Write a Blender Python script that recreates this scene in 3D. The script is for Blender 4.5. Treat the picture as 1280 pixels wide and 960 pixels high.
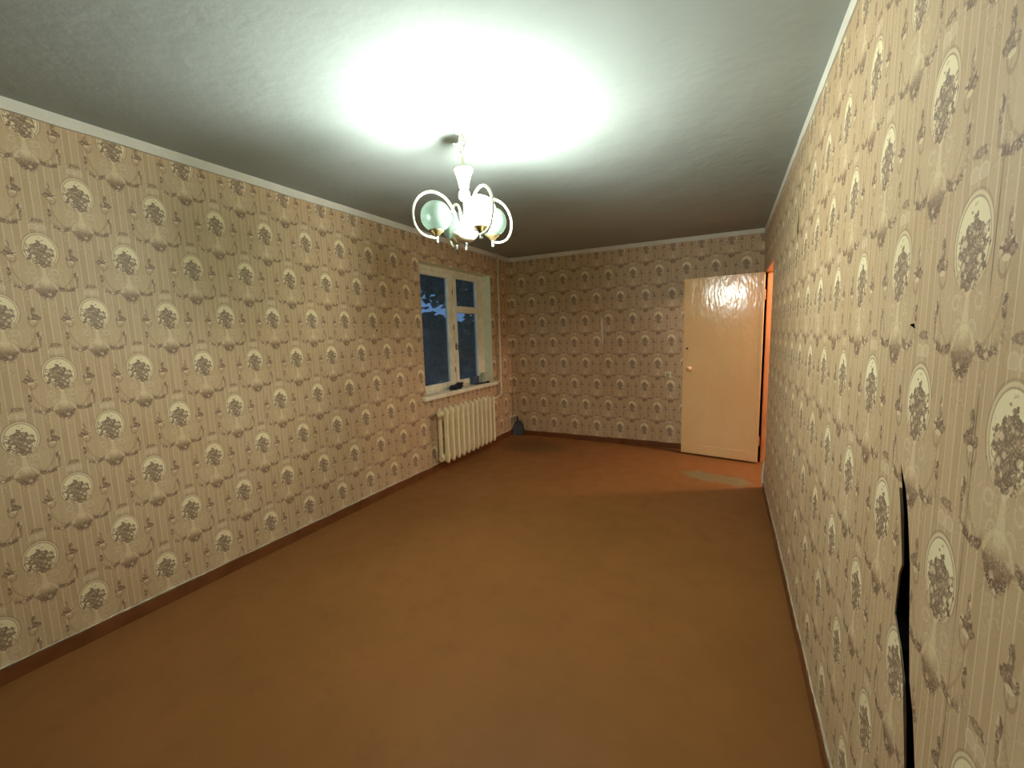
import bpy, bmesh, math, random
from mathutils import Vector, Matrix
for o in list(bpy.data.objects):
    bpy.data.objects.remove(o)
SC = bpy.context.scene
COL = SC.collection
rnd = random.Random(7)

# ------------------------------------------------------------------ camera
F_PX = 525.11
cd = bpy.data.cameras.new('camera'); cam = bpy.data.objects.new('camera', cd); COL.objects.link(cam)
cd.sensor_width = 36.0; cd.lens = F_PX / 1280 * 36.0; cd.clip_start = 0.02; cd.clip_end = 200
CR = Vector((0.8910369907, 0.4531226515, -0.0270729372))
CU = Vector((-0.0296782664, 0.1176663549, 0.9926096058))
CF = Vector((-0.4529594703, 0.8836483982, -0.1182929695))
mw = Matrix((CR, CU, -CF)).transposed().to_4x4(); mw.translation = (2.76117, 0.0, 1.45086)
cam.matrix_world = mw
SC.camera = cam

# ------------------------------------------------------------------ colour management / exposure
SC.view_settings.view_transform = 'Standard'; SC.view_settings.look = 'None'
SC.view_settings.exposure = 0.36; SC.view_settings.gamma = 1.0
SC.view_settings.use_curve_mapping = False
LAMP_STRENGTH = 360.0
LAMP_COLOUR = (0.91, 1.0, 0.93)
HALL_POWER = 80.0

def lin(r, g, b):
    f = lambda c: (c / 255) / 12.92 if c / 255 <= 0.04045 else ((c / 255 + 0.055) / 1.055) ** 2.4
    return (f(r), f(g), f(b), 1.0)

# ------------------------------------------------------------------ sky at dusk
wd = bpy.data.worlds.new('dusk_sky'); SC.world = wd; wd.use_nodes = True
nt = wd.node_tree; nt.nodes.clear()
n_out = nt.nodes.new('ShaderNodeOutputWorld'); n_bg = nt.nodes.new('ShaderNodeBackground')
n_tc = nt.nodes.new('ShaderNodeTexCoord'); n_sep = nt.nodes.new('ShaderNodeSeparateXYZ'); n_ramp = nt.nodes.new('ShaderNodeValToRGB')
nt.links.new(n_tc.outputs['Generated'], n_sep.inputs[0]); nt.links.new(n_sep.outputs['Z'], n_ramp.inputs[0])
cr = n_ramp.color_ramp
cr.elements[0].position = 0.0; cr.elements[0].color = lin(96, 128, 166)
cr.elements[1].position = 0.55; cr.elements[1].color = lin(46, 66, 94)
nt.links.new(n_ramp.outputs[0], n_bg.inputs[0]); n_bg.inputs[1].default_value = 1.15
nt.links.new(n_bg.outputs[0], n_out.inputs[0])

# ------------------------------------------------------------------ hallway light beyond the doorway
ld = bpy.data.lights.new('hall_light', 'POINT'); ld.energy = HALL_POWER; ld.color = (1.0, 0.72, 0.62); ld.shadow_soft_size = 0.07
lo = bpy.data.objects.new('hall_light', ld); lo.location = (4.0, 4.84, 2.2); COL.objects.link(lo)

# ================================================================== helpers
W, D, H, YN = 3.096, 5.382, 2.5, -1.5

def tag(o, label=None, cat=None, group=None, kind=None):
    if label: o['label'] = label
    if cat: o['category'] = cat
    if group: o['group'] = group
    if kind: o['kind'] = kind
    return o

def obj(name, bm, mats, parent=None, smooth=False, bevel=0.0):
    me = bpy.data.meshes.new(name)
    bmesh.ops.recalc_face_normals(bm, faces=bm.faces)
    bm.to_mesh(me); bm.free()
    for m in (mats if isinstance(mats, (list, tuple)) else [mats]):
        me.materials.append(m)
    if smooth:
        for p in me.polygons: p.use_smooth = True
    o = bpy.data.objects.new(name, me); COL.objects.link(o)
    if parent is not None:
        o.parent = parent   # meshes are modelled in world coordinates
        o.matrix_parent_inverse = Matrix.Translation(-parent.location) if parent.type == 'EMPTY' else Matrix.Identity(4)
    if bevel:
        b = o.modifiers.new('bevel', 'BEVEL'); b.width = bevel; b.segments = 2; b.limit_method = 'ANGLE'
    return o

def empty(name, loc):
    o = bpy.data.objects.new(name, None); o.location = loc; o.empty_display_size = 0.05; COL.objects.link(o); return o

def box(bm, x0, x1, y0, y1, z0, z1, mi=0):
    v = [bm.verts.new((x, y, z)) for x in (x0, x1) for y in (y0, y1) for z in (z0, z1)]
    for q in ((0, 1, 3, 2), (4, 6, 7, 5), (0, 4, 5, 1), (2, 3, 7, 6), (0, 2, 6, 4), (1, 5, 7, 3)):
        f = bm.faces.new([v[i] for i in q]); f.material_index = mi
    return v

def bx(*a):
    bm = bmesh.new(); box(bm, *a); return bm

def lathe(bm, prof, c=(0, 0, 0), n=24, axis='z'):
    """prof: list of (radius, height) from bottom to top"""
    rings = []
    for r, h in prof:
        ring = []
        if r < 1e-6:
            p = (0, 0, h); ring = [p]
        else:
            ring = [(r * math.cos(2 * math.pi * k / n), r * math.sin(2 * math.pi * k / n), h) for k in range(n)]
        vs = []
        for x, y, z in ring:
            if axis == 'x': x, y, z = z, x, y
            elif axis == 'y': x, y, z = y, z, x
            vs.append(bm.verts.new((x + c[0], y + c[1], z + c[2])))
        rings.append(vs)
    for a, b in zip(rings, rings[1:]):
        if len(a) == 1 and len(b) == 1: continue
        for k in range(n):
            k2 = (k + 1) % n
            if len(a) == 1: bm.faces.new((a[0], b[k], b[k2]))
            elif len(b) == 1: bm.faces.new((a[k], a[k2], b[0]))
            else: bm.faces.new((a[k], a[k2], b[k2], b[k]))
    for r in (rings[0], rings[-1]):
        if len(r) > 1: bm.faces.new(r)
    return bm

def tube(bm, pts, rad, n=8, caps=True):
    pts = [Vector(p) for p in pts]
    rad = rad if isinstance(rad, (list, tuple)) else [rad] * len(pts)
    prev = None; rings = []
    for i, p in enumerate(pts):
        t = (pts[min(i + 1, len(pts) - 1)] - pts[max(i - 1, 0)]).normalized()
        if prev is None:
            a = t.orthogonal().normalized()
        else:
            a = (prev - t * prev.dot(t)).normalized()
        prev = a; b = t.cross(a)
        rings.append([bm.verts.new(p + (a * math.cos(2 * math.pi * k / n) + b * math.sin(2 * math.pi * k / n)) * rad[i]) for k in range(n)])
    for r0, r1 in zip(rings, rings[1:]):
        for k in range(n):
            bm.faces.new((r0[k], r0[(k + 1) % n], r1[(k + 1) % n], r1[k]))
    if caps:
        bm.faces.new(rings[0]); bm.faces.new(rings[-1])
    return bm

def spline(pts, k=6):
    pts = [Vector(p) for p in pts]; out = []
    for i in range(len(pts) - 1):
        p0 = pts[max(i - 1, 0)]; p1 = pts[i]; p2 = pts[i + 1]; p3 = pts[min(i + 2, len(pts) - 1)]
        for j in range(k):
            t = j / k
            out.append(0.5 * ((2 * p1) + (p2 - p0) * t + (2 * p0 - 5 * p1 + 4 * p2 - p3) * t * t + (3 * p1 - p0 - 3 * p2 + p3) * t ** 3))
    out.append(pts[-1]); return out

# ================================================================== shader mini language
class G:
    def __init__(s, name):
        s.mat = bpy.data.materials.new(name); s.mat.use_nodes = True
        s.t = s.mat.node_tree; s.t.nodes.clear()
        s.out = s.t.nodes.new('ShaderNodeOutputMaterial')
    def n(s, kind, **kw):
        nd = s.t.nodes.new(kind)
        for k, v in kw.items(): setattr(nd, k, v)
        return nd
    def put(s, sock, v):
        if isinstance(v, S): s.t.links.new(v.k, sock)
        elif hasattr(v, 'is_linked'): s.t.links.new(v, sock)
        else: sock.default_value = v
    def m(s, op, *a):
        nd = s.n('ShaderNodeMath', operation=op)
        for i, v in enumerate(a): s.put(nd.inputs[i], v)
        return S(s, nd.outputs[0])
    def step(s, e0, e1, x):
        nd = s.n('ShaderNodeMapRange', interpolation_type='SMOOTHSTEP')
        s.put(nd.inputs[0], x)
        if e0 < e1: s.put(nd.inputs[1], e0); s.put(nd.inputs[2], e1); s.put(nd.inputs[3], 0.0); s.put(nd.inputs[4], 1.0)
        else: s.put(nd.inputs[1], e1); s.put(nd.inputs[2], e0); s.put(nd.inputs[3], 1.0); s.put(nd.inputs[4], 0.0)
        return S(s, nd.outputs[0])
    def vec(s, x, y, z=0.0):
        nd = s.n('ShaderNodeCombineXYZ')
        for i, v in enumerate((x, y, z)): s.put(nd.inputs[i], v)
        return nd.outputs[0]
    def noise(s, v, scale, detail=2.0, rough=0.5):
        nd = s.n('ShaderNodeTexNoise')
        if v is not None: s.put(nd.inputs['Vector'], v)
        nd.inputs['Scale'].default_value = scale; nd.inputs['Detail'].default_value = detail; nd.inputs['Roughness'].default_value = rough
        return S(s, nd.outputs[0])
    def mix(s, f, a, b, blend='MIX'):
        nd = s.n('ShaderNodeMix', data_type='RGBA', blend_type=blend)
        s.put(nd.inputs[0], f); s.put(nd.inputs[6], a); s.put(nd.inputs[7], b)
        return nd.outputs[2]
    def ell(s, x, y, cx, cy, rx, ry):
        a = (x - cx) * (1.0 / rx); b = (y - cy) * (1.0 / ry)
        return s.m('SQRT', a * a + b * b)
    def objco(s):
        return s.n('ShaderNodeTexCoord').outputs['Object']
    def bsdf(s, color, rough=0.5, spec=0.5, bump=None, bump_d=0.002, bump_s=1.0, **kw):
        b = s.n('ShaderNodeBsdfPrincipled')
        s.put(b.inputs['Base Color'], color); s.put(b.inputs['Roughness'], rough); s.put(b.inputs['Specular IOR Level'], spec)
        for k, v in kw.items(): s.put(b.inputs[k], v)
        if bump is not None:
            nb = s.n('ShaderNodeBump'); nb.inputs['Strength'].default_value = bump_s; nb.inputs['Distance'].default_value = bump_d
            s.put(nb.inputs['Height'], bump); s.t.links.new(nb.outputs[0], b.inputs['Normal'])
        s.t.links.new(b.outputs[0], s.out.inputs[0])
        return s.mat

class S:
    def __init__(s, g, k): s.g = g; s.k = k
    def __add__(s, o): return s.g.m('ADD', s, o)
    def __radd__(s, o): return s.g.m('ADD', o, s)
    def __sub__(s, o): return s.g.m('SUBTRACT', s, o)
    def __rsub__(s, o): return s.g.m('SUBTRACT', o, s)
    def __mul__(s, o): return s.g.m('MULTIPLY', s, o)
    def __rmul__(s, o): return s.g.m('MULTIPLY', o, s)

def plain(name, c, rough=0.5, spec=0.5, var=0.12, scale=9.0, bump=0.0006, bscale=60.0, **kw):
    g = G(name); co = g.objco()
    n1 = g.noise(co, scale, 4.0, 0.6)
    dark = tuple(v * (1 - var) for v in c[:3]) + (1,); lite = tuple(min(1, v * (1 + var)) for v in c[:3]) + (1,)
    n2 = g.noise(co, bscale, 3.0)
    return g.bsdf(g.mix(g.step(0.3, 0.7, n1), dark, lite), rough, spec, n2, bump, **kw)

# ------------------------------------------------------------------ wallpaper: medallions, garlands and stripes, printed in a half drop
def wallpaper(name, u0, v0, crease=None):
    g = G(name)
    uvn = g.n('ShaderNodeUVMap', uv_map='paper').outputs[0]
    sp = g.n('ShaderNodeSeparateXYZ'); g.t.links.new(uvn, sp.inputs[0])
    U = S(g, sp.outputs[0]); V = S(g, sp.outputs[1])
    A, B = 0.304, 0.277
    u = U - u0; v = V - v0
    row = g.m('FLOOR', v * (1 / B))
    par = g.m('FLOORED_MODULO', row, 2.0)
    ylo = v - row * B
    def fold(sh):
        return g.m('FLOORED_MODULO', u - sh + A / 2, A) - A / 2
    xn = fold(par * (A / 2)); xm = fold((1.0 - par) * (A / 2))
    axn = g.m('ABSOLUTE', xn)
    c1 = g.m('LESS_THAN', ylo, 0.103) * g.m('LESS_THAN', axn, 0.072)
    c2 = g.m('LESS_THAN', ylo, 0.048) * g.m('LESS_THAN', axn, 0.130)
    sel = g.m('MAXIMUM', c1, c2)
    x = xm + sel * (xn - xm)
    y = ylo - (1.0 - sel) * B
    ax = g.m('ABSOLUTE', x)
    P = g.vec(x, y)
    n1 = g.noise(P, 95.0, 2.0) - 0.5
    n2 = g.noise(P, 260.0, 1.5)
    vo = g.n('ShaderNodeTexVoronoi'); g.put(vo.inputs['Vector'], P); vo.inputs['Scale'].default_value = 88.0
    vs = g.n('ShaderNodeSeparateColor'); g.t.links.new(vo.outputs['Color'], vs.inputs[0]); vr = S(g, vs.outputs[0]); vd = S(g, vo.outputs['Distance'])
    nb = g.noise(g.vec(x, y * 0.75, 0.37), 62.0, 3.0, 0.6)
    # ground with woven stripes
    tan = lin(198, 172, 135); tan2 = lin(188, 160, 123); pale = lin(216, 196, 162); ivory = lin(236, 222, 182)
    leafd = lin(106, 80, 58); leafm = lin(154, 124, 96); leafl = lin(216, 192, 164); rim = lin(142, 113, 86)
    st = g.m('FLOORED_MODULO', u + 0.006, A / 12)
    band = g.m('FLOORED_MODULO', g.m('FLOOR', (u + 0.006) * (12 / A)), 2.0)
    line = g.step(0.0026, 0.0012, g.m('ABSOLUTE', st - 0.004))
    gr = g.noise(g.vec(U * 60.0, V * 9.0), 14.0, 2.0)
    col = g.mix(band * 0.75, tan, tan2)
    col = g.mix(g.step(0.3, 0.75, gr) * 0.35, col, tan2)
    col = g.mix(line * 0.8, col, pale)
    hgt = line * 0.15
    # plain lyre-shaped field around and below each medallion
    lyre = g.ell(x, y, 0.0, -0.055, 0.098, 0.112)
    lf = g.step(1.03, 0.97, lyre)
    col = g.mix(lf * 0.7, col, lin(200, 174, 137))
    # medallion
    rm = g.ell(x, y, 0.0, 0.013, 0.0575, 0.077)
    low = g.step(-0.062, -0.02, y)
    ring = g.step(1.02, 0.97, rm)
    col = g.mix(ring * (0.35 + low * 0.6), col, lin(222, 203, 165))
    edge = g.step(0.05, 0.02, g.m('ABSOLUTE', rm - 1.02))
    col = g.mix(edge * low * 0.40, col, rim)
    inner = g.step(0.89, 0.86, rm)
    col = g.mix(inner * low, col, ivory)
    il = g.step(0.035, 0.012, g.m('ABSOLUTE', rm - 0.88))
    col = g.mix(il * low * 0.65, col, rim)
    # scallop curls sitting on top of each medallion, seen from the upper cell
    axt = g.m('ABSOLUTE', ax - A / 2)
    cu = g.ell(axt, y, 0.0135, -0.163, 0.0125, 0.0125)
    col = g.mix(g.step(1.05, 0.85, cu) * 0.6, col, pale)
    col = g.mix(g.step(0.2, 0.08, g.m('ABSOLUTE', cu - 1.0)) * 0.55, col, lin(228, 210, 174))
    # stem, V shaped ribbons, scrolls
    tp = 0.0055 + g.m('MAXIMUM', -0.07 - y, 0.0) * 0.13
    stem = g.step(0.0015, -0.0015, ax - tp) * g.step(-0.060, -0.068, y) * g.step(-0.142, -0.134, y)
    col = g.mix(stem * 0.85, col, lin(220, 200, 160))
    rb = g.m('ABSOLUTE', (y + 0.068) - ax * 1.05)
    col = g.mix(g.step(0.007, 0.003, rb) * g.step(0.038, 0.033, ax) * 0.85, col, lin(226, 207, 168))
    sc = g.ell(ax, y, 0.036, -0.078, 0.012, 0.013)
    col = g.mix(g.step(0.32, 0.15, g.m('ABSOLUTE', sc - 0.85)) * g.step(-0.95, -0.4, n1 * 6.0) * 0.7, col, pale)
    sc2 = g.ell(ax, y, 0.022, -0.122, 0.013, 0.016)
    col = g.mix(g.step(0.28, 0.12, g.m('ABSOLUTE', sc2 - 0.9)) * g.step(-0.13, -0.118, y) * 0.6, col, pale)
    frm = g.step(0.045, 0.015, g.m('ABSOLUTE', lyre - 1.0)) * g.step(-0.01, -0.04, y)
    col = g.mix(frm * 0.45, col, lin(160, 130, 98))
    # faint filigree
    fg = g.noise(g.vec(x, y, 0.11), 48.0, 1.0)
    fgl = g.step(0.020, 0.006, g.m('ABSOLUTE', fg - 0.5)) * g.step(0.145, 0.11, ax) * g.step(-0.05, -0.07, y)
    col = g.mix(fgl * 0.45, col, pale)
    fgd = g.step(0.018, 0.006, g.m('ABSOLUTE', fg - 0.56)) * g.step(0.14, 0.11, ax) * g.step(0.02, -0.02, y)
    col = g.mix(fgd * 0.25, col, lin(160, 130, 98))
    # urn of flowers
    ur = g.ell(x, y, 0.0, -0.160, 0.036, 0.043)
    arch = g.step(0.16, 0.06, g.m('ABSOLUTE', ur - 0.98)) * g.step(-0.160, -0.150, y)
    col = g.mix(arch * 0.45, col, lin(228, 209, 170))
    # flower masks
    wb = 0.0435 * g.m('SQRT', g.m('MAXIMUM', 1.0 - (y + 0.010) * (y + 0.010) * (1 / 0.054 ** 2), 0.0)) + 0.010 * g.step(0.066, 0.045, y) * g.step(-0.01, 0.02, y) - 0.004
    bq = g.step(-0.003, 0.003, wb - ax + n1 * 0.050 + (nb - 0.52) * 0.10) * g.step(-0.066, -0.060, y) * g.step(0.075, 0.066, y)
    urf = g.step(1.02, 0.86, ur + n1 * 0.5) * g.step(-0.140, -0.158, y + n1 * 0.01)
    urs = g.step(1.0, 0.6, g.ell(x, y, 0.0, -0.190, 0.018, 0.020) + n1 * 0.6)
    scn = g.step(1.1, 0.85, g.ell(ax, y, 0.099, -0.011, 0.021, 0.0145) + n1 * 1.1)
    scs = g.step(1.1, 0.8, g.ell(ax, y, 0.099, 0.017, 0.0075, 0.024) + n1 * 1.1)
    spr = g.step(1.1, 0.8, g.ell(ax, y, 0.106, -0.090, 0.0075, 0.021) + n1 * 1.0)
    swr = g.ell(ax, y, 0.071, -0.126, 0.035, 0.034)
    sw = g.step(0.30, 0.16, g.m('ABSOLUTE', swr - 0.92) + n1 * 0.6) * g.step(-0.130, -0.152, y + n1 * 0.02)
    swv = g.step(0.0058, 0.0035, g.m('ABSOLUTE', ax - 0.106) + n1 * 0.008) * g.step(-0.15, -0.14, y) * g.step(-0.095, -0.105, y) * 0.7
    gar = g.step(1.15, 0.85, g.ell(ax, y, 0.152, -0.133, 0.024, 0.009) + n1 * 1.6)
    hook = g.step(0.24, 0.1, g.m('ABSOLUTE', g.ell(ax, y, 0.092, -0.028, 0.014, 0.022) - 0.95)) * g.step(-0.018, -0.028, y) * 0.8
    col = g.mix(hook * 0.75, col, leafm)
    cup = g.step(1.0, 0.7, g.ell(ax, y, 0.096, -0.024, 0.012, 0.006))
    fl = bq
    for k in (urf * (0.70 + 0.30 * g.step(-0.160, -0.182, y)), scn, scs * 0.9, spr, sw, gar * 0.8, swv * 0.7, urs * 0.9):
        fl = g.m('MAXIMUM', fl, k)
    leaf = g.mix(g.step(0.25, 0.60, vr), leafd, leafm)
    leaf = g.mix(g.step(0.74, 0.80, vr) * g.step(0.75, 0.35, vd) , leaf, lin(220, 194, 160))
    leaf = g.mix(g.step(0.50, 0.64, n2) * 0.85, leaf, leafl)
    n3 = g.noise(P, 75.0, 3.0)
    leaf = g.mix(g.step(0.56, 0.68, n3) * 0.55, leaf, lin(198, 166, 138))
    leaf = g.mix(g.step(0.44, 0.36, n3) * 0.7, leaf, lin(94, 72, 58))
    leaf = g.mix(g.step(0.50, 0.75, vd) * 0.75, leaf, lin(96, 72, 58))
    dk = g.m('MAXIMUM', g.step(0.012, 0.0, g.m('ABSOLUTE', y + 0.172)), g.step(0.016, 0.0, g.m('ABSOLUTE', ax - 0.099)) * g.step(0.012, 0.0, g.m('ABSOLUTE', y + 0.012)))
    core = g.step(0.9, 0.2, g.ell(x, y, 0.0, -0.022, 0.036, 0.040))
    leaf = g.mix(core * 0.18, leaf, lin(108, 80, 64))
    leaf = g.mix(dk * 0.5, leaf, lin(104, 74, 58))
    col = g.mix(fl * 0.87, col, leaf)
    col = g.mix(cup * 0.8, col, lin(230, 212, 174))
    hgt = hgt + fl * n2 * 0.9 + inner * low * 0.3
    # age: faint yellowing and grime
    age = g.noise(g.vec(U, V), 1.7, 4.0, 0.6)
    col = g.mix(g.step(0.35, 0.75, age) * 0.22, col, g.mix(1.0, col, lin(214, 196, 158), 'MULTIPLY'))
    if crease is not None:
        cn = g.noise(g.vec(0.0, V), 3.0, 3.0)
        cw = g.step(0.0022, 0.0006, g.m('ABSOLUTE', U - crease)) * g.step(0.42, 0.55, cn)
        col = g.mix(cw * 0.75, col, lin(70, 54, 42))
    big = g.noise(g.vec(U, V), 4.0, 3.0) * 8.0
    hh = hgt + big + g.noise(g.vec(U, V), 130.0, 2.0) * 0.35
    return g.bsdf(col, 0.50, 0.35, hh, 0.0016, 0.55)

M = {}
M['paper_left'] = wallpaper('wallpaper_left', 0.931, 1.590)
M['paper_right'] = wallpaper('wallpaper_right', 0.925, 1.560, 0.861)
M['paper_far'] = wallpaper('wallpaper_far', 0.798, 1.592)
M['near_wall_dark'] = plain('bounce_cutting_dark_brown', lin(62, 48, 38), 0.8, 0.2)  # unseen wall; dark tone invented to cut light bouncing back
M['plaster_shade'] = plain('plaster_with_painted_shade', lin(22, 18, 15), 0.95, 0.1)  # near-black tone paints in the shade inside crack, holes and door gap
M['reveal'] = plain('window_reveal_paint', lin(220, 224, 194), 0.5, 0.4, 0.06, 14, 0.002, 40)
M['white_wood'] = plain('old_white_paint', lin(226, 222, 196), 0.4, 0.5, 0.10, 12, 0.0008, 50)
M['whitewash'] = plain('whitewash', lin(216, 212, 196), 0.9, 0.15, 0.05, 6, 0.002, 35)
M['torn_paper'] = plain('torn_paper_backing', lin(196, 184, 158), 0.9, 0.1, 0.2, 30)
M['baseboard'] = plain('brown_baseboard_paint', lin(112, 66, 34), 0.38, 0.5, 0.2, 6)

# ceiling: trowelled whitewash
g = G('ceiling_whitewash'); co = g.objco()
a = g.noise(co, 1.1, 4.0, 0.6); b = g.noise(co, 22.0, 4.0); c = g.noise(co, 3.5, 2.0)
M['ceiling'] = g.bsdf(g.mix(g.step(0.3, 0.75, a), lin(158, 166, 161), lin(164, 171, 166)), 0.92, 0.1, b * 0.6 + c * 2.5, 0.006, 0.6)

# floor: worn red brown floor paint over hardboard
g = G('floor_paint'); co = g.objco()
sp = g.n('ShaderNodeSeparateXYZ'); g.t.links.new(co, sp.inputs[0]); X = S(g, sp.outputs[0]); Y = S(g, sp.outputs[1])
a = g.noise(co, 1.3, 5.0, 0.6); b = g.noise(co, 7.0, 5.0, 0.65); c = g.noise(co, 90.0, 3.0)
col = g.mix(g.step(0.3, 0.7, a), lin(130, 87, 46), lin(138, 92, 50))
col = g.mix(g.step(0.5, 0.75, b) * 0.5, col, lin(127, 82, 48))
w1 = g.ell(X, Y, 2.58, 4.44, 0.20, 0.16); w2 = g.ell(X, Y, 2.83, 4.40, 0.17, 0.16)
wr = g.m('MINIMUM', w1, w2) + (b - 0.5) * 2.2
col = g.mix(g.step(1.1, 0.6, wr) * 0.75, col, lin(116, 112, 82))
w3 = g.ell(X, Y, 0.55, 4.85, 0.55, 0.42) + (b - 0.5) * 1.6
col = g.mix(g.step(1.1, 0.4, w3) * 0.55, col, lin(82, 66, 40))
sc = g.n('ShaderNodeTexNoise'); mp = g.n('ShaderNodeMapping'); g.t.links.new(co, mp.inputs[0]); mp.inputs['Rotation'].default_value = (0, 0, 0.5); mp.inputs['Scale'].default_value = (3.0, 45.0, 1.0)
g.t.links.new(mp.outputs[0], sc.inputs[0]); sc.inputs['Scale'].default_value = 2.0; sc.inputs['Detail'].default_value = 2.0
scr = g.step(0.70, 0.76, S(g, sc.outputs[0])) * g.step(0.5, 0.65, b)
col = g.mix(scr * 0.45, col, lin(160, 114, 74))
M['floor'] = g.bsdf(col, g.step(0.2, 0.9, b) * 0.20 + 0.42, 0.10, b * 1.0 + c * 0.15, 0.003, 0.5)

# door paint: brushed glossy enamel
g = G('door_enamel'); co = g.objco()
mp = g.n('ShaderNodeMapping'); g.t.links.new(co, mp.inputs[0]); mp.inputs['Scale'].default_value = (1.0, 1.0, 0.45)
a = g.noise(co, 2.2, 3.0); b = g.noise(mp.outputs[0], 45.0, 3.0); c = g.noise(mp.outputs[0], 11.0, 2.0)
M['door'] = g.bsdf(g.mix(g.step(0.3, 0.7, a), lin(240, 202, 144), lin(243, 208, 152)), 0.16, 0.5, b * 0.45 + c * 1.3, 0.005, 0.55)
M['door_frame'] = plain('door_frame_enamel', lin(214, 150, 98), 0.3, 0.5, 0.05)
M['hall_wall'] = plain('hall_plaster', lin(196, 168, 134), 0.9, 0.1)
M['keyhole'] = plain('worn_brown_plate', lin(112, 72, 40), 0.5, 0.5)
M['knob'] = plain('cream_knob', lin(226, 196, 146), 0.25, 0.5)
M['radiator'] = plain('cream_radiator_enamel', lin(236, 220, 176), 0.35, 0.5, 0.06, 10)
M['pipe'] = plain('pipe_enamel', lin(226, 210, 178), 0.4, 0.5, 0.08, 10)
M['rust'] = plain('rusty_iron', lin(120, 96, 70), 0.7, 0.3, 0.3, 30)
M['lamp_enamel'] = plain('white_lamp_enamel', lin(236, 232, 204), 0.3, 0.5, 0.02)
M['brass'] = plain('dull_brass', lin(132, 116, 78), 0.35, 0.5, 0.15, 20, 0.0003, 60, Metallic=0.85)
M['steel'] = plain('dull_steel', lin(150, 150, 146), 0.4, 0.5, 0.15, 20, 0.0003, 60, Metallic=0.8)
M['wire'] = plain('pale_wire', lin(190, 188, 176), 0.5, 0.4)
M['wire_dark'] = plain('grey_wire', lin(110, 108, 100), 0.5, 0.4)
M['dustpan'] = plain('grey_blue_plastic', lin(84, 88, 94), 0.45, 0.4, 0.12)
M['dustpan_dark'] = plain('dark_rubber', lin(42, 40, 40), 0.6, 0.3)
M['stick'] = plain('pale_wood_stick', lin(196, 170, 126), 0.6, 0.3, 0.15, 30)
M['rag'] = plain('dark_cloth', lin(46, 46, 56), 0.95, 0.1, 0.25, 30, 0.002, 90)
M['slate'] = plain('slate_blue_card', lin(72, 88, 108), 0.7, 0.3)
M['jar'] = plain('pale_ribbed_tin', lin(196, 190, 166), 0.4, 0.5)
M['jar_lid'] = plain('brown_lid', lin(120, 76, 54), 0.5, 0.4)
M['black'] = plain('black_bar', lin(30, 26, 24), 0.6, 0.3)
M['switch'] = plain('cream_switch_plastic', lin(216, 210, 168), 0.35, 0.5, 0.04)
M['switch_key'] = plain('grey_switch_key', lin(176, 172, 142), 0.35, 0.5, 0.04)
M['leaf'] = plain('dusk_leaves', lin(46, 66, 52), 0.7, 0.2, 0.4, 3)
M['bark'] = plain('dark_bark', lin(58, 48, 40), 0.95, 0.1, 0.3, 10)
M['grass'] = plain('dusk_grass', lin(52, 66, 38), 0.95, 0.1, 0.3, 2)

# opal glass of the unlit globes
g = G('opal_glass'); co = g.objco()
d = g.n('ShaderNodeBsdfPrincipled'); d.inputs['Base Color'].default_value = lin(96, 106, 99); d.inputs['Roughness'].default_value = 0.22
tr = g.n('ShaderNodeBsdfTranslucent'); g.put(tr.inputs[0], g.mix(g.step(0.3, 0.7, g.noise(co, 20.0)), lin(104, 114, 106), lin(112, 122, 114)))
mx = g.n('ShaderNodeMixShader'); mx.inputs[0].default_value = 0.38
g.t.links.new(d.outputs[0], mx.inputs[1]); g.t.links.new(tr.outputs[0], mx.inputs[2]); thin = g.n('ShaderNodeBsdfTransparent'); thin.inputs[0].default_value = lin(232, 244, 236); mt = g.n('ShaderNodeMixShader'); mt.inputs[0].default_value = 0.42
g.t.links.new(mx.outputs[0], mt.inputs[1]); g.t.links.new(thin.outputs[0], mt.inputs[2]); g.t.links.new(mt.outputs[0], g.out.inputs[0]); M['opal'] = g.mat
# the lit globe
g = G('lit_opal_glass'); e = g.n('ShaderNodeEmission'); e.inputs[0].default_value = LAMP_COLOUR + (1.0,); e.inputs[1].default_value = LAMP_STRENGTH
g.t.links.new(e.outputs[0], g.out.inputs[0]); M['lit'] = g.mat
# window glass; bluish reflected haze painted in as a diffuse film
g = G('painted_haze_glass'); co = g.objco()
lw = g.n('ShaderNodeLayerWeight'); lw.inputs[0].default_value = 0.5
fc_ = S(g, lw.outputs['Facing']); fr = g.m('POWER', fc_, 5.0) * 0.96 + 0.04
tp_ = g.n('ShaderNodeBsdfTransparent'); tp_.inputs[0].default_value = (0.86, 0.91, 0.95, 1)
gl = g.n('ShaderNodeBsdfGlossy'); gl.inputs['Roughness'].default_value = 0.02; gl.inputs[0].default_value = (1, 1, 1, 1)
df = g.n('ShaderNodeBsdfDiffuse'); df.inputs[0].default_value = lin(110, 158, 205)
m1 = g.n('ShaderNodeMixShader'); m2 = g.n('ShaderNodeMixShader')
g.put(m1.inputs[0], g.step(0.35, 0.8, g.noise(co, 5.0, 5.0, 0.7)) * 0.12 + 0.10)
g.t.links.new(tp_.outputs[0], m1.inputs[1]); g.t.links.new(df.outputs[0], m1.inputs[2])
g.put(m2.inputs[0], fr); g.t.links.new(m1.outputs[0], m2.inputs[1]); g.t.links.new(gl.outputs[0], m2.inputs[2])
g.t.links.new(m2.outputs[0], g.out.inputs[0]); M['glass'] = g.mat

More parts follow.
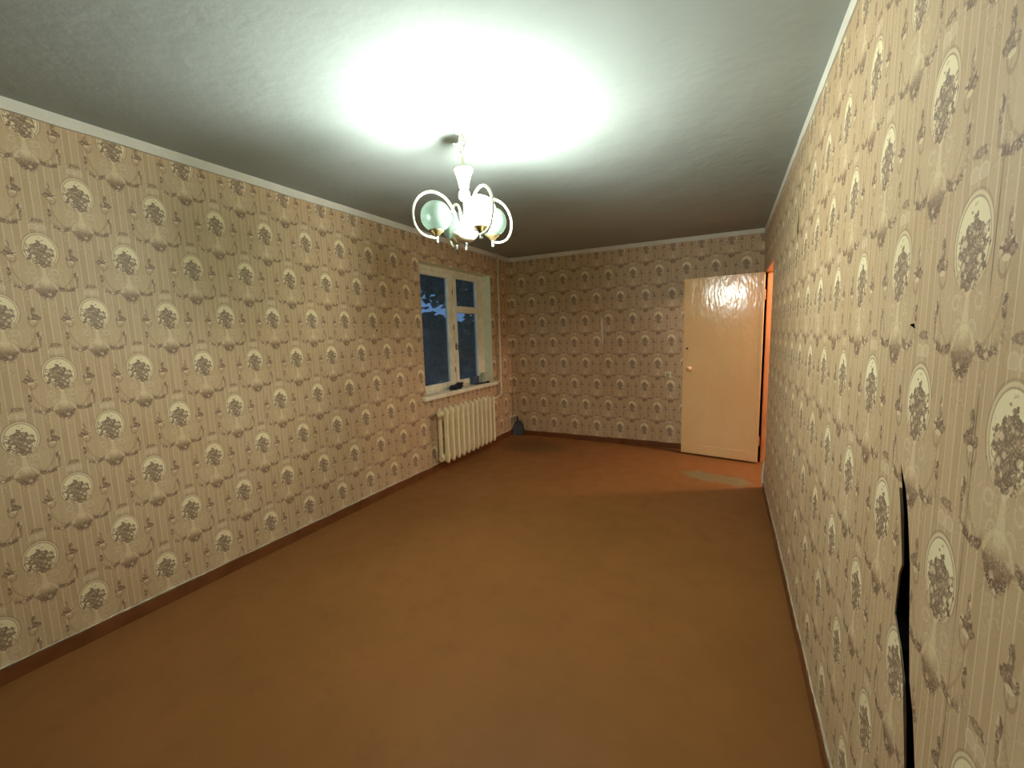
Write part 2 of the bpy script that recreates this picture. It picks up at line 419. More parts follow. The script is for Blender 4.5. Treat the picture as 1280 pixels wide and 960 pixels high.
# ================================================================== room shell
def wall(name, outer, holes, thick, to3d, mats, inner_mat):
    """outer / holes: closed polygons in wall coordinates (u = along the wall, v = up); to3d(u, v, depth)"""
    bm = bmesh.new(); uvl = bm.loops.layers.uv.new('paper')
    loops = [outer] + holes; front = []; back = []; edges = []; uvs = {}
    for lp in loops:
        f = [bm.verts.new(to3d(u, v, 0)) for u, v in lp]; front.append(f)
        for vt, c in zip(f, lp): uvs[vt] = c
        for k in range(len(f)): edges.append(bm.edges.new((f[k], f[(k + 1) % len(f)])))
    bmesh.ops.triangle_fill(bm, use_beauty=True, use_dissolve=False, edges=edges)
    ff = list(bm.faces)
    mapb = {}
    for lp, f in zip(loops, front):
        bk = [bm.verts.new(to3d(u, v, thick)) for u, v in lp]
        for vt, c, q in zip(bk, lp, f): uvs[vt] = c; mapb[q] = vt
    for fc in ff:
        nf = bm.faces.new([mapb[v] for v in reversed(fc.verts)]); nf.material_index = 2 if len(mats) > 2 else 1
    for li, f in enumerate(front):
        for k in range(len(f)):
            a, b = f[k], f[(k + 1) % len(f)]
            q = bm.faces.new((a, b, mapb[b], mapb[a]))
            q.material_index = inner_mat[li - 1] if li else 1
    for fc in bm.faces:
        for l in fc.loops: l[uvl].uv = uvs[l.vert]
    return tag(obj(name, bm, mats), kind='structure')

LHOLE = [(2.786, 1.517), (2.800, 1.522), (2.806, 1.512), (2.793, 1.505)]
WIN = [(3.426, 0.80), (4.838, 0.80), (4.838, 2.205), (3.426, 2.205)]
wl = wall('wall_left', [(YN, 0), (D, 0), (D, H), (YN, H)], [WIN, LHOLE], 0.26, lambda u, v, d: (-d, u, v),
          [M['paper_left'], M['reveal'], M['plaster_shade']], [1, 2])
tag(wl, 'long left wall in tan medallion wallpaper with the window near its far end', 'wall')
wf = wall('wall_far', [(-0.26, 0), (W + 0.10, 0), (W + 0.10, H), (-0.26, H)], [], 0.15, lambda u, v, d: (u, D + d, v),
          [M['paper_far'], M['plaster_shade'], M['plaster_shade']], [])
tag(wf, 'far end wall in tan medallion wallpaper behind the open door', 'wall')
CL = [[1.1377, 1.1576], [1.1169, 1.1101], [1.096, 1.0611], [1.0748, 0.9624], [1.0873, 0.9347], [1.0931, 0.8416], [1.0505, 0.7956], [1.019, 0.7462], [1.0011, 0.6902], [0.9809, 0.5996], [0.955, 0.50]]
CRR = [[1.1004, 1.1159], [1.077, 1.0689], [1.0463, 0.9775], [1.0423, 0.9595], [1.0287, 0.8834], [1.015, 0.8216], [1.0008, 0.7611], [0.9749, 0.7138], [0.9478, 0.634], [0.930, 0.56]]
CRACK = CL + [[0.925, 0.44]] + CRR[::-1]
TEAR = [[2.8996, 2.0991], [2.912, 2.0419], [2.922, 1.9816], [2.9002, 1.9171], [2.880, 1.9657], [2.884, 2.0293]]
RHOLE = [[1.1524, 1.4474], [1.1279, 1.4504], [1.1214, 1.4392]]
DY0, DY1, DZ = 4.29, 5.175, 2.045
wr_ = wall('wall_right', [(YN, 0), (DY0, 0), (DY0, DZ), (DY1, DZ), (DY1, 0), (D, 0), (D, H), (YN, H)], [CRACK, TEAR, RHOLE], 0.10,
           lambda u, v, d: (W + d, u, v), [M['paper_right'], M['plaster_shade'], M['hall_wall']], [1, 1, 1])
tag(wr_, 'near right wall in medallion wallpaper split by a long black crack', 'wall')
wn = wall('wall_near', [(-0.26, 0), (W + 0.1, 0), (W + 0.1, H), (-0.26, H)], [], 0.15, lambda u, v, d: (u, YN - d, v),
          [M['near_wall_dark'], M['plaster_shade'], M['plaster_shade']], [])
tag(wn, 'unseen wall behind the viewer, darkened to cut bounced light', 'wall')
o = obj('floor', bx(-0.26, 4.5, YN - 0.15, D + 0.15, -0.12, 0.0), M['floor']); tag(o, 'worn red brown painted floor of the empty room', 'floor', kind='structure')
o = obj('ceiling', bx(-0.26, 4.5, YN - 0.15, D + 0.15, H, H + 0.12), M['ceiling']); tag(o, 'whitewashed ceiling lit by the chandelier', 'ceiling', kind='structure')
# hallway beyond the doorway
o = obj('wall_hall', bx(4.35, 4.5, YN - 0.15, D + 0.15, 0, H), M['hall_wall']); tag(o, 'plain hallway wall opposite the doorway', 'wall', kind='structure')
o = obj('wall_hall_near', bx(W + 0.10, 4.35, 2.0, 2.1, 0, H), M['hall_wall']); tag(o, 'plain wall closing the near end of the hallway', 'wall', kind='structure')
o = obj('wall_hall_far', bx(W + 0.10, 4.35, D, D + 0.15, 0, H), M['hall_wall']); tag(o, 'plain wall closing the far end of the hallway', 'wall', kind='structure')

# wavy strip helper: a board along an axis with a slightly uneven free edge
def strip(name, p0, p1, inward, z0, z1, t, mat, wob=0.003, n=40, edge='top', seed=1):
    r = random.Random(seed); bm = bmesh.new(); p0 = Vector(p0); p1 = Vector(p1); inw = Vector(inward)
    rings = []
    for k in range(n + 1):
        p = p0.lerp(p1, k / n); w = r.uniform(-wob, wob)
        a0 = z0 + (w if edge == 'bottom' else 0); a1 = z1 + (w if edge == 'top' else 0)
        q = p + inw * (t + r.uniform(-wob, wob) * 0.3)
        rings.append([bm.verts.new((p.x, p.y, a0)), bm.verts.new((q.x, q.y, a0)), bm.verts.new((q.x, q.y, a1)), bm.verts.new((p.x, p.y, a1))])
    for a, b in zip(rings, rings[1:]):
        for i in range(4): bm.faces.new((a[i], a[(i + 1) % 4], b[(i + 1) % 4], b[i]))
    bm.faces.new(rings[0]); bm.faces.new(rings[-1])
    return obj(name, bm, mat)

o = strip('trim_1', (0, YN, 0), (0, D, 0), (1, 0, 0), H - 0.052, H, 0.018, M['whitewash'], 0.003, 60, 'bottom', 2); tag(o, 'white cornice strip above the left wall', 'cornice', kind='structure')
o = strip('trim_2', (0.018, D, 0), (W - 0.012, D, 0), (0, -1, 0), H - 0.050, H, 0.016, M['whitewash'], 0.002, 30, 'bottom', 3); tag(o, 'white cornice strip above the far wall', 'cornice', kind='structure')
o = strip('trim_3', (W, YN, 0), (W, D, 0), (-1, 0, 0), H - 0.055, H, 0.008, M['whitewash'], 0.003, 60, 'bottom', 4); tag(o, 'white cornice strip above the right wall', 'cornice', kind='structure')
o = strip('trim_4', (0.018, YN, 0), (W - 0.012, YN, 0), (0, 1, 0), H - 0.05, H, 0.016, M['whitewash'], 0.002, 30, 'bottom', 5); tag(o, 'white cornice strip above the wall behind the viewer', 'cornice', kind='structure')
o = strip('baseboard_left', (0, YN, 0), (0, D, 0), (1, 0, 0), 0.0, 0.068, 0.016, M['baseboard'], 0.005, 90, 'top', 6); tag(o, 'brown painted baseboard along the left wall', 'baseboard', kind='structure')
o = strip('baseboard_far', (0.016, D, 0), (W, D, 0), (0, -1, 0), 0.0, 0.068, 0.016, M['baseboard'], 0.004, 40, 'top', 7); tag(o, 'brown painted baseboard under the far wall', 'baseboard', kind='structure')
o = strip('baseboard_right', (W, YN, 0), (W, DY0, 0), (-1, 0, 0), 0.0, 0.052, 0.010, M['baseboard'], 0.004, 90, 'top', 8); tag(o, 'brown painted baseboard along the right wall', 'baseboard', kind='structure')

def ragged(name, fixed, axis_range, z0, parent, seed, out, hmin, hmax, n=150, gaps=0.35):
    """torn lower edge of the wallpaper, a thin irregular pale ribbon"""
    r = random.Random(seed); bm = bmesh.new(); prev = None; h = hmin
    for k in range(n + 1):
        yy = axis_range[0] + (axis_range[1] - axis_range[0]) * k / n
        h = max(0.0015, min(hmax, h + r.uniform(-1, 1) * (hmax - hmin) * 0.45))
        e = out * (0.002 + r.uniform(0, 0.0035))
        cur = [bm.verts.new((fixed, yy, z0 + h)), bm.verts.new((fixed + e, yy, z0 + h * 0.35)), bm.verts.new((fixed + e, yy, z0 - 0.003)), bm.verts.new((fixed, yy, z0 - 0.003))]
        if prev:
            for i in range(4): bm.faces.new((prev[i], prev[(i + 1) % 4], cur[(i + 1) % 4], cur[i]))
        else: bm.faces.new(cur)
        prev = cur
    bm.faces.new(prev)
    return obj(name, bm, M['torn_paper'], parent)
ragged('torn_paper_edge', 0.0, (YN, D), 0.072, wl, 11, 1, 0.002, 0.012)
ragged('torn_paper_edge', W, (YN, DY0), 0.056, wr_, 12, -1, 0.002, 0.020)
# curled strip of wallpaper at the near jamb of the doorway, lower end
bm = bmesh.new(); tube(bm, spline([(W - 0.006, DY0 - 0.01, 0.02), (W - 0.012, DY0 - 0.004, 0.10), (W - 0.008, DY0, 0.17), (W - 0.004, DY0 - 0.002, 0.24)]), [0.009] * 19, 6)
obj('torn_paper_edge', bm, M['whitewash'], wr_)
# lifted paper lips along the crack
def lip(pts, sgn, w=0.010, lift=0.006):
    bm = bmesh.new(); prev = None; r = random.Random(3 + len(pts))
    for u, v in pts:
        ww = w * r.uniform(0.3, 1.0)
        cur = [bm.verts.new((W - 0.0005, u + sgn * ww, v)), bm.verts.new((W - lift * r.uniform(0.3, 1), u + sgn * 0.001, v)), bm.verts.new((W + 0.001, u + sgn * 0.001, v))]
        if prev:
            for i in range(3): bm.faces.new((prev[i], prev[(i + 1) % 3], cur[(i + 1) % 3], cur[i]))
        else: bm.faces.new(cur)
        prev = cur
    bm.faces.new(prev)
    return bm
obj('torn_paper_lip', lip(CL[1:], 1), M['torn_paper'], wr_)
# pale vertical strip of peeled paper on the far wall
bm = bmesh.new(); prev = None
for k, (xx, ww) in enumerate([(1.318, 0.006), (1.319, 0.014), (1.322, 0.016), (1.322, 0.015), (1.326, 0.016), (1.327, 0.012), (1.330, 0.014), (1.334, 0.005)]):
    zz = 1.63 - k * 0.048
    cur = [bm.verts.new((xx - ww, D, zz)), bm.verts.new((xx, D - 0.004, zz)), bm.verts.new((xx + ww, D, zz))]
    if prev:
        for i in range(3): bm.faces.new((prev[i], prev[(i + 1) % 3], cur[(i + 1) % 3], cur[i]))
    else: bm.faces.new(cur)
    prev = cur
bm.faces.new(prev); obj('peeled_paper_strip', bm, M['whitewash'], wf)

# ================================================================== window
win = empty('window_1', (-0.14, 4.13, 0.80)); tag(win, 'old white wooden window with a tall left pane and a small vent pane', 'window', kind='structure')
XW0, XW1 = -0.175, -0.115   # outer frame depth
bm = bmesh.new()
box(bm, XW0, XW1, 3.426, 3.475, 0.80, 2.205); box(bm, XW0, XW1, 4.775, 4.838, 0.80, 2.205)
box(bm, XW0, XW1, 3.475, 4.775, 2.150, 2.205); box(bm, XW0, XW1, 3.475, 4.775, 0.80, 0.850)
box(bm, XW0, XW1, 4.112, 4.150, 0.850, 2.150)
obj('window_frame', bm, M['white_wood'], win, bevel=0.004)
def sash(y0, y1, z0, z1, gy0, gy1, gz, xo=-0.150, xi=-0.105):
    bm = bmesh.new()
    box(bm, xo, xi, y0, gy0, z0, z1); box(bm, xo, xi, gy1, y1, z0, z1)
    zs = [z0] + [e for pr in gz for e in pr] + [z1]
    for k in range(0, len(zs), 2): box(bm, xo, xi, gy0, gy1, zs[k], zs[k + 1])
    s = obj('sash', bm, M['white_wood'], win, bevel=0.004)
    for a, b in gz:
        obj('pane', bx(-0.132, -0.128, gy0 - 0.004, gy1 + 0.004, a - 0.004, b + 0.004), M['glass'], s)
    return s
s1 = sash(3.478, 4.108, 0.853, 2.147, 3.525, 4.043, [(0.915, 2.100)])
s2 = sash(4.154, 4.772, 0.853, 2.147, 4.215, 4.665, [(0.915, 1.720), (1.797, 2.115)])
# vent sash bar gap, hinges and turn buttons
for z in (1.05, 1.55, 1.95):
    obj('hinge', lathe(bmesh.new(), [(0.005, -0.03), (0.005, 0.03)], (-0.103, 4.131, z), 8), M['rust'], win)
bm = bmesh.new(); box(bm, -0.105, -0.092, 4.150, 4.166, 1.28, 1.36); tube(bm, [(-0.098, 4.158, 1.34), (-0.075, 4.158, 1.34), (-0.070, 4.158, 1.27)], 0.005, 6)
obj('latch', bm, M['rust'], win)
# window sill board
bm = bmesh.new(); box(bm, -0.115, 0.045, 3.365, 4.90, 0.785, 0.832)
sill = obj('window_sill', bm, M['white_wood'], win, bevel=0.006)

# ================================================================== doorway and door
fr_ = empty('trim_5', (W + 0.05, 4.70, 0.0)); tag(fr_, 'orange lit painted frame lining the doorway in the right wall', 'door frame', kind='structure')
obj('jamb', bx(W + 0.004, W + 0.10, DY0, DY0 + 0.035, 0, DZ - 0.035), M['door_frame'], fr_, bevel=0.003)
obj('jamb', bx(W + 0.020, W + 0.10, DY1 - 0.035, DY1, 0, DZ - 0.035), M['door_frame'], fr_, bevel=0.003)
obj('lintel', bx(W - 0.002, W + 0.10, DY0, DY1, DZ - 0.035, DZ), M['door_frame'], fr_, bevel=0.003)
HX, HY = W - 0.010, DY1 - 0.125
ang = math.radians(9.6)
dl = 0.782; th = 0.040
dd = Vector((-math.cos(ang), math.sin(ang), 0)); dn = Vector((-math.sin(ang), -math.cos(ang), 0))   # along the leaf, towards the room
def dp(s, t, z): v = Vector((HX, HY, z)) + dd * s + dn * t; return v
def dbox(bm, s0, s1, t0, t1, z0, z1):
    v = [bm.verts.new(dp(s, t, z)) for s in (s0, s1) for t in (t0, t1) for z in (z0, z1)]
    for q in ((0, 1, 3, 2), (4, 6, 7, 5), (0, 4, 5, 1), (2, 3, 7, 6), (0, 2, 6, 4), (1, 5, 7, 3)): bm.faces.new([v[i] for i in q])
    return bm
door = empty('door_1', (HX, HY, 0)); tag(door, 'open pale ochre glossy door standing before the far wall', 'door', kind='structure')
obj('door_leaf', dbox(bmesh.new(), 0, dl, -th, 0, 0.018, 2.005), M['door'], door, bevel=0.003)
bm = bmesh.new(); dbox(bm, 0.012, dl - 0.012, 0.0, 0.0022, 0.030, 0.125); obj('kick_board', bm, M['door'], door, bevel=0.001)
bm = bmesh.new(); dbox(bm, 0.0, dl, 0.0, 0.003, 1.985, 2.005); dbox(bm, 0.0, 0.022, 0, 0.003, 0.13, 1.985); obj('edge_lipping', bm, M['door'], door, bevel=0.001)
kp = dp(dl - 0.075, 0.0, 1.005)
def dlathe(prof, c, n=20):
    bm = bmesh.new(); lathe(bm, prof, (0, 0, 0), n)
    z = dn; x = Vector((0, 0, 1)); y = z.cross(x)
    m = Matrix((x, y, z)).transposed()
    for v in bm.verts: v.co = c + m @ v.co
    return bm
kn = obj('knob', dlathe([(0.024, 0.0), (0.024, 0.004), (0.011, 0.007), (0.011, 0.022), (0.024, 0.030), (0.027, 0.040), (0.022, 0.050), (0.0, 0.053)], kp), M['knob'], door, smooth=True)
obj('keyhole_plate', dlathe([(0.013, 0.0), (0.013, 0.002), (0.0, 0.002)], dp(dl - 0.045, 0.0, 1.232)), M['keyhole'], door)
for z in (0.25, 1.78):
    bm = bmesh.new(); lathe(bm, [(0.007, -0.05), (0.007, 0.05)], (HX + 0.006, HY + 0.004, z), 10)
    obj('hinge', bm, M['door_frame'], door)

# ================================================================== light switch on the far wall
sw = empty('light_switch', (2.135, D, 0.908)); tag(sw, 'small square cream light switch on the far wall left of the door', 'switch')
obj('plate', bx(2.097, 2.172, D - 0.014, D, 0.872, 0.945), M['switch'], sw, bevel=0.004)
obj('key', bx(2.117, 2.152, D - 0.020, D - 0.014, 0.888, 0.929), M['switch_key'], sw, bevel=0.002)

# ================================================================== radiator: eleven cast iron sections under the window
NSEC, PIT = 11, 0.0993
Y0R = 3.548; ZB, ZT = 0.105, 0.690
rad = empty('radiator', (0.115, Y0R + PIT * 5, 0.0)); tag(rad, 'cream cast iron radiator with eleven sections under the window', 'radiator')
def rib(bm, x0, x1, yc, wy, z0, z1):
    """one hollow looking column with rounded front and tapered, pointed ends"""
    prof = [(-wy, 0.006), (-wy * 0.75, 0.0), (wy * 0.75, 0.0), (wy, 0.006)]
    zs = [(z0, 0.25, 0.010), (z0 + 0.022, 0.85, 0.002), (z0 + 0.05, 1.0, 0.0), (z1 - 0.05, 1.0, 0.0), (z1 - 0.022, 0.85, 0.002), (z1, 0.30, 0.010)]
    rings = []
    for z, s, ins in zs:
        rings.append([bm.verts.new((x, yc + y * s, z)) for x, y in ((x0 + ins, -wy * 0.7), (x0 + ins + 0.006, -wy), (x1 - ins - 0.008, -wy), (x1 - ins, -wy * 0.55), (x1 - ins, wy * 0.55), (x1 - ins - 0.008, wy), (x0 + ins + 0.006, wy), (x0 + ins, wy * 0.7))])
    for a, b in zip(rings, rings[1:]):
        for i in range(8): bm.faces.new((a[i], a[(i + 1) % 8], b[(i + 1) % 8], b[i]))
    bm.faces.new(rings[0]); bm.faces.new(rings[-1])
first = None
for k in range(NSEC):
    yc = Y0R + PIT * k
    if first is None:
        bm = bmesh.new()
        rib(bm, 0.048, 0.092, yc, 0.016, ZB, ZT); rib(bm, 0.128, 0.180, yc, 0.0168, ZB, ZT)
        for zc in (ZB + 0.055, ZT - 0.055):
            lathe(bm, [(0.026, -0.0496), (0.030, -0.03), (0.030, 0.03), (0.026, 0.0496)], (0.106, yc, zc), 14, 'y')
            box(bm, 0.085, 0.135, yc - 0.014, yc + 0.014, zc - 0.034, zc + 0.034)
        first = obj('section', bm, M['radiator'], rad, bevel=0.003)
    else:
        c = first.copy(); COL.objects.link(c); c.parent = rad
        c.matrix_parent_inverse = first.matrix_parent_inverse.copy(); c.location = (0, PIT * k, 0)
for zc in (ZB + 0.055, ZT - 0.055):
    obj('plug', lathe(bmesh.new(), [(0.030, -0.012), (0.030, 0.0), (0.016, -0.001)][:2], (0.110, Y0R - 0.0497, zc), 12, 'y'), M['radiator'], rad)
    b_ = obj('bracket', bx(0.0005, 0.045, Y0R + PIT * 1.5 - 0.008, Y0R + PIT * 1.5 + 0.008, zc - 0.045, zc - 0.030), M['rust'], rad)
    obj('bracket', bx(0.0005, 0.045, Y0R + PIT * 8.5 - 0.008, Y0R + PIT * 8.5 + 0.008, zc - 0.045, zc - 0.030), M['rust'], rad)
# riser pipe in the corner and its bend into the radiator
pe = Y0R + PIT * 10 + 0.0497
hp = empty('heating_pipe', (0.055, 4.955, 0.0)); tag(hp, 'thin cream heating pipe rising beside the window to the ceiling', 'pipe')
bm = bmesh.new(); tube(bm, [(0.055, 4.955, H)] + spline([(0.055, 4.955, 0.72), (0.056, 4.951, 0.66), (0.062, 4.925, 0.638), (0.082, 4.80, 0.635), (0.110, 4.70, 0.635), (0.110, pe + 0.003, 0.635)], 5), 0.0125, 10)
obj('riser', bm, M['pipe'], hp, smooth=True)
obj('collar', lathe(bmesh.new(), [(0.021, -0.018), (0.021, 0.018)], (0.110, pe + 0.022, 0.635), 10, 'y'), M['pipe'], hp)
obj('collar', lathe(bmesh.new(), [(0.019, -0.02), (0.019, 0.02)], (0.055, 4.955, 1.02), 10), M['pipe'], hp)
# thin cord hanging from the sill to the radiator's near end
bm = bmesh.new(); tube(bm, spline([(0.046, 3.535, 0.790), (0.058, 3.537, 0.765), (0.066, 3.548, 0.73), (0.068, 3.548, 0.695)]), 0.004, 6)
tag(obj('cord', bm, M['jar']), 'short pale cord hanging from the sill onto the radiator end', 'cord')

# ================================================================== things left on the sill
zs_ = 0.832
bm = bmesh.new(); bmesh.ops.create_icosphere(bm, subdivisions=4, radius=1.0)
rr = random.Random(5); ph = [rr.uniform(0, 6.3) for _ in range(6)]
for v in bm.verts:
    x, y, z = v.co
    k = 1 + 0.14 * math.sin(5 * x + ph[0]) * math.sin(6 * y + ph[1]) + 0.10 * math.sin(9 * z + 7 * y + ph[2])
    yy = y * 0.125 * k; hh = 0.030 + 0.028 * max(0, y)
    v.co = (-0.030 + x * 0.045 * k, 4.02 + yy, zs_ + max(0.0, (z * k + 0.75)) * hh)
tag(obj('rag', bm, M['rag'], smooth=True), 'dark crumpled rag lying on the window sill', 'rag')
bx_ = empty('card_box', (-0.075, 4.50, zs_)); tag(bx_, 'small slate blue box on the sill before the lower right pane', 'box')
obj('box_body', bx(-0.098, -0.052, 4.43, 4.575, zs_, zs_ + 0.095), M['slate'], bx_, bevel=0.003)
obj('box_lid', bx(-0.100, -0.050, 4.428, 4.577, zs_ + 0.078, zs_ + 0.099), M['slate'], bx_, bevel=0.002)
tin = empty('ribbed_tin', (-0.050, 4.72, zs_)); tag(tin, 'pale ribbed tin at the far end of the window sill', 'tin')
bm = bmesh.new(); prof = [(0.0, zs_), (0.042, zs_)]
n = 32; rings = []
for z in (zs_, zs_ + 0.11):
    rings.append([bm.verts.new((-0.050 + (0.043 + 0.003 * math.cos(16 * 2 * math.pi * k / 64 * 1)) * math.cos(2 * math.pi * k / 64), 4.72 + (0.043 + 0.003 * math.cos(16 * 2 * math.pi * k / 64)) * math.sin(2 * math.pi * k / 64), z)) for k in range(64)])
for k in range(64): bm.faces.new((rings[0][k], rings[0][(k + 1) % 64], rings[1][(k + 1) % 64], rings[1][k]))
bm.faces.new(rings[0]); bm.faces.new(rings[1])
obj('tin_body', bm, M['jar'], tin)
obj('tin_lid', lathe(bmesh.new(), [(0.047, zs_ + 0.11), (0.047, zs_ + 0.124), (0.043, zs_ + 0.127), (0.0, zs_ + 0.127)], (-0.050, 4.72, 0), 24), M['jar'], tin)
bm = bmesh.new(); tube(bm, [(-0.020, 4.42, zs_ + 0.009), (-0.012, 4.52, zs_ + 0.009), (0.008, 4.66, zs_ + 0.009)], [0.007, 0.009, 0.008], 8)
hm = empty('hand_tool', (-0.012, 4.54, zs_)); tag(hm, 'short dark hand tool lying on the right half of the sill', 'tool')
obj('handle', bm, M['black'], hm); obj('head', bx(-0.002, 0.030, 4.655, 4.70, zs_, zs_ + 0.020), M['black'], hm, bevel=0.003)

# ================================================================== dustpan in the far left corner
dpn = empty('dustpan', (0.125, D - 0.06, 0.0)); tag(dpn, 'grey dustpan with pale stick handle standing in the far corner', 'dustpan')
bm = bmesh.new(); N = 16; outer = []
def archp(t, s=1.0):   # t 0..1 over the arch from the left foot to the right foot
    a = math.pi * (1 - t); return (0.118 + 0.090 * s * math.cos(a), (0.195 * s) * math.sin(a) ** 0.8)
def lean(z): return D - 0.075 + z * 0.22
fr1 = [bm.verts.new((archp(k / N)[0], lean(archp(k / N)[1]), archp(k / N)[1] + 0.001)) for k in range(N + 1)]
bk1 = [bm.verts.new((archp(k / N)[0], lean(archp(k / N)[1]) + 0.006, archp(k / N)[1] + 0.001)) for k in range(N + 1)]
bm.faces.new(fr1); bm.faces.new(bk1[::-1])
for k in range(N + 1):
    k2 = (k + 1) % (N + 1); bm.faces.new((fr1[k], fr1[k2], bk1[k2], bk1[k]))
obj('pan', bm, M['dustpan'], dpn)
bm = bmesh.new(); tube(bm, [(archp(k / N)[0], lean(archp(k / N)[1]) - 0.006, archp(k / N)[1] + 0.006) for k in range(N + 1)], 0.006, 8)
obj('rim', bm, M['dustpan_dark'], dpn)
bm = bmesh.new(); tube(bm, [(0.105, lean(0.19) - 0.004, 0.185), (0.085, D - 0.026, 0.27)], [0.014, 0.012], 8); obj('socket', bm, M['dustpan_dark'], dpn)
bm = bmesh.new(); tube(bm, [(0.088, D - 0.027, 0.255), (0.060, D - 0.020, 0.45), (0.040, D - 0.016, 0.64)], [0.010, 0.012, 0.011], 8); obj('stick', bm, M['stick'], dpn)

# ================================================================== chandelier
CX, CY = 1.509, 1.951
ch = empty('chandelier', (CX, CY, H)); tag(ch, 'white four arm chandelier with opal globes, only one of them lit', 'chandelier')
C = Vector((CX, CY, 0))
obj('ceiling_plate', lathe(bmesh.new(), [(0.0, H - 0.014), (0.018, H - 0.014), (0.038, H - 0.010), (0.044, H - 0.002), (0.044, H)], (CX, CY, 0), 28), M['lamp_enamel'], ch, smooth=True)
bm = bmesh.new(); tube(bm, [(CX + 0.044 * math.cos(t), CY + 0.044 * math.sin(t), H - 0.003) for t in [2 * math.pi * k / 28 for k in range(29)]], 0.003, 6, False); obj('plate_rim', bm, M['wire_dark'], ch)
bm = bmesh.new(); tube(bm, spline([(CX, CY, H - 0.012), (CX, CY, H - 0.045), (CX + 0.012, CY + 0.006, H - 0.060), (CX + 0.003, CY, H - 0.075), (CX - 0.008, CY - 0.003, H - 0.063)]), 0.003, 6); obj('hook', bm, M['steel'], ch)
wp = [[(0.016, 0.0, -0.010), (0.030, 0.012, -0.040), (0.010, 0.006, -0.075), (0.004, 0.002, -0.105)],
      [(-0.010, 0.004, -0.010), (-0.014, -0.006, -0.05), (0.006, -0.010, -0.085), (0.002, -0.003, -0.108)],
      [(0.010, -0.012, -0.010), (0.036, -0.012, -0.035), (0.042, -0.004, -0.058)],
      [(0.004, 0.010, -0.012), (-0.016, -0.010, -0.062), (-0.034, -0.02, -0.066), (-0.042, -0.02, -0.062)],
      [(0.0, -0.008, -0.012), (0.012, 0.008, -0.055), (-0.012, 0.010, -0.088), (-0.016, 0.004, -0.104)]]
for i, w in enumerate(wp):
    bm = bmesh.new(); tube(bm, spline([(CX + a, CY + b, H + c) for a, b, c in w]), 0.0026, 6); obj('wire', bm, M['wire'] if i % 2 else M['wire_dark'], ch)
obj('stem', lathe(bmesh.new(), [(0.0065, 2.305), (0.0065, 2.420)], (CX, CY, 0), 12), M['lamp_enamel'], ch, smooth=True)
obj('cup', lathe(bmesh.new(), [(0.016, 2.205), (0.024, 2.212), (0.029, 2.240), (0.040, 2.278), (0.052, 2.302), (0.053, 2.309), (0.045, 2.312), (0.0, 2.306)], (CX, CY, 0), 28), M['lamp_enamel'], ch, smooth=True)
obj('ball', lathe(bmesh.new(), [(0.0, 2.148), (0.018, 2.152), (0.029, 2.165), (0.032, 2.182), (0.029, 2.198), (0.018, 2.210), (0.0, 2.212)], (CX, CY, 0), 24), M['lamp_enamel'], ch, smooth=True)
obj('rod', lathe(bmesh.new(), [(0.007, 1.96), (0.007, 2.155)], (CX, CY, 0), 12), M['lamp_enamel'], ch, smooth=True)
obj('bowl', lathe(bmesh.new(), [(0.0, 1.938), (0.022, 1.940), (0.046, 1.952), (0.062, 1.970), (0.068, 1.984), (0.066, 1.988), (0.050, 1.982), (0.0, 1.978)], (CX, CY, 0), 32), M['lamp_enamel'], ch, smooth=True)
obj('bowl_finial', lathe(bmesh.new(), [(0.0, 1.896), (0.006, 1.899), (0.009, 1.906), (0.005, 1.914), (0.005, 1.922), (0.011, 1.930), (0.014, 1.940)], (CX, CY, 0), 14), M['steel'], ch, smooth=True)
camright = math.atan2(0.4531, 0.8910)
APATH = [(r if r < 0.05 else r * 1.03, z) for r, z in [(0.040, 1.978), (0.045, 2.035), (0.060, 2.095), (0.095, 2.148), (0.138, 2.174), (0.180, 2.177), (0.222, 2.157), (0.255, 2.115), (0.267, 2.062), (0.259, 2.010), (0.234, 1.972), (0.200, 1.955), (0.153, 1.951)]]
GR, GZ, GRAD = 0.157, 2.058, 0.078
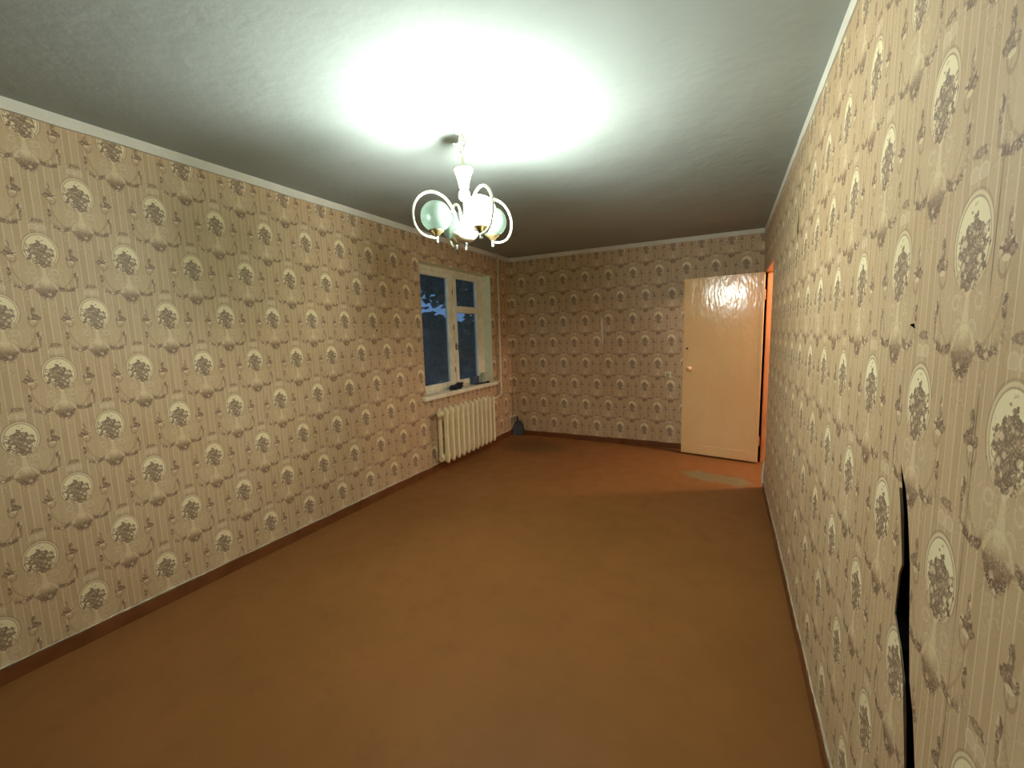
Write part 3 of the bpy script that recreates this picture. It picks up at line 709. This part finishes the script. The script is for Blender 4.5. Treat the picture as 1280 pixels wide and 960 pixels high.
for k in range(4):
    az = camright + math.radians((27, 115, 206, 305)[k])
    ca, sa = math.cos(az), math.sin(az)
    lit = (k == 3)
    P = lambda r, z: (CX + r * ca, CY + r * sa, z)
    bm = bmesh.new(); tube(bm, spline([P(r, z) for r, z in APATH], 5), 0.0065, 10); obj('arm', bm, M['lamp_enamel'], ch, smooth=True)
    gp = P(GR, 0)
    prof = [(0.030, GZ - 0.0715)] + [(GRAD * math.cos(t), GZ + GRAD * math.sin(t)) for t in [math.radians(-66 + 7.8 * i) for i in range(20)]] + [(0.0, GZ + GRAD)]
    o = obj('globe_shade', lathe(bmesh.new(), prof, gp, 32), M['lit'] if lit else M['opal'], ch, smooth=True)
    if lit: o['label'] = 'lit white glass globe'
    obj('shade_holder', lathe(bmesh.new(), [(0.010, 1.958), (0.016, 1.964), (0.022, 1.974), (0.036, 1.984), (0.038, 1.992), (0.030, 1.992)], gp, 20), M['brass'], ch, smooth=True)
    obj('arm_finial', lathe(bmesh.new(), [(0.0, 1.925), (0.007, 1.927), (0.009, 1.933), (0.006, 1.940), (0.008, 1.946), (0.009, 1.958), (0.006, 1.962)], gp, 12), M['steel'], ch, smooth=True)

# ================================================================== outside the window
o = obj('ground', bx(-60, -0.9, -20, 60, -3.3, -3.2), M['grass']); tag(o, 'dark grass yard below the window', 'ground', kind='structure')
def tree(x, y, hgt, spread, low, label, seed, nl=2600, ls=1.0, off=0.0):
    r = random.Random(seed); t = empty('tree', (x, y, -3.2)); tag(t, label, 'tree')
    bm = bmesh.new(); tube(bm, spline([(x, y, -3.2), (x + 0.1, y, -1.5), (x - 0.05, y + 0.1, low + 0.5), (x, y, hgt - 0.5)]), [0.18 - 0.008 * k for k in range(19)], 8); obj('trunk', bm, M['bark'], t)
    bm = bmesh.new()
    clumps = [(x + off + r.gauss(0, spread * 0.45), y + r.gauss(0, spread * 0.45), r.uniform(low, hgt), r.uniform(0.4, 0.9)) for _ in range(26)]
    for _ in range(nl):
        cx, cy, cz, cr_ = r.choice(clumps)
        p = Vector((cx + r.gauss(0, cr_ * 0.55), cy + r.gauss(0, cr_ * 0.55), cz + r.gauss(0, cr_ * 0.42)))
        a = Vector((r.gauss(0, 1), r.gauss(0, 1), r.gauss(0, 0.6))).normalized(); b = a.orthogonal().normalized(); s = r.uniform(0.07, 0.16) * ls
        bm.faces.new([bm.verts.new(p + a * s), bm.verts.new(p + b * s * 0.6), bm.verts.new(p - a * s), bm.verts.new(p - b * s * 0.6)])
    f = obj('foliage', bm, M['leaf'], t); f['kind'] = 'stuff'
tree(-3.02, 8.2, 3.7, 1.0, 2.45, 'dark leafy tree overhanging the top of the window', 1, 3200, 1.0, -0.45)
tree(-8.3, 13.6, 2.0, 1.5, -2.2, 'dark round tree low behind the left pane', 2, 4500, 1.9)
tree(-8.6, 19.6, 2.6, 1.7, -2.2, 'dark round tree low behind the right pane', 3, 4500, 1.9)
tree(-4.6, 12.6, 3.9, 0.9, 1.0, 'tall dark tree behind the small vent pane', 4, 1800)
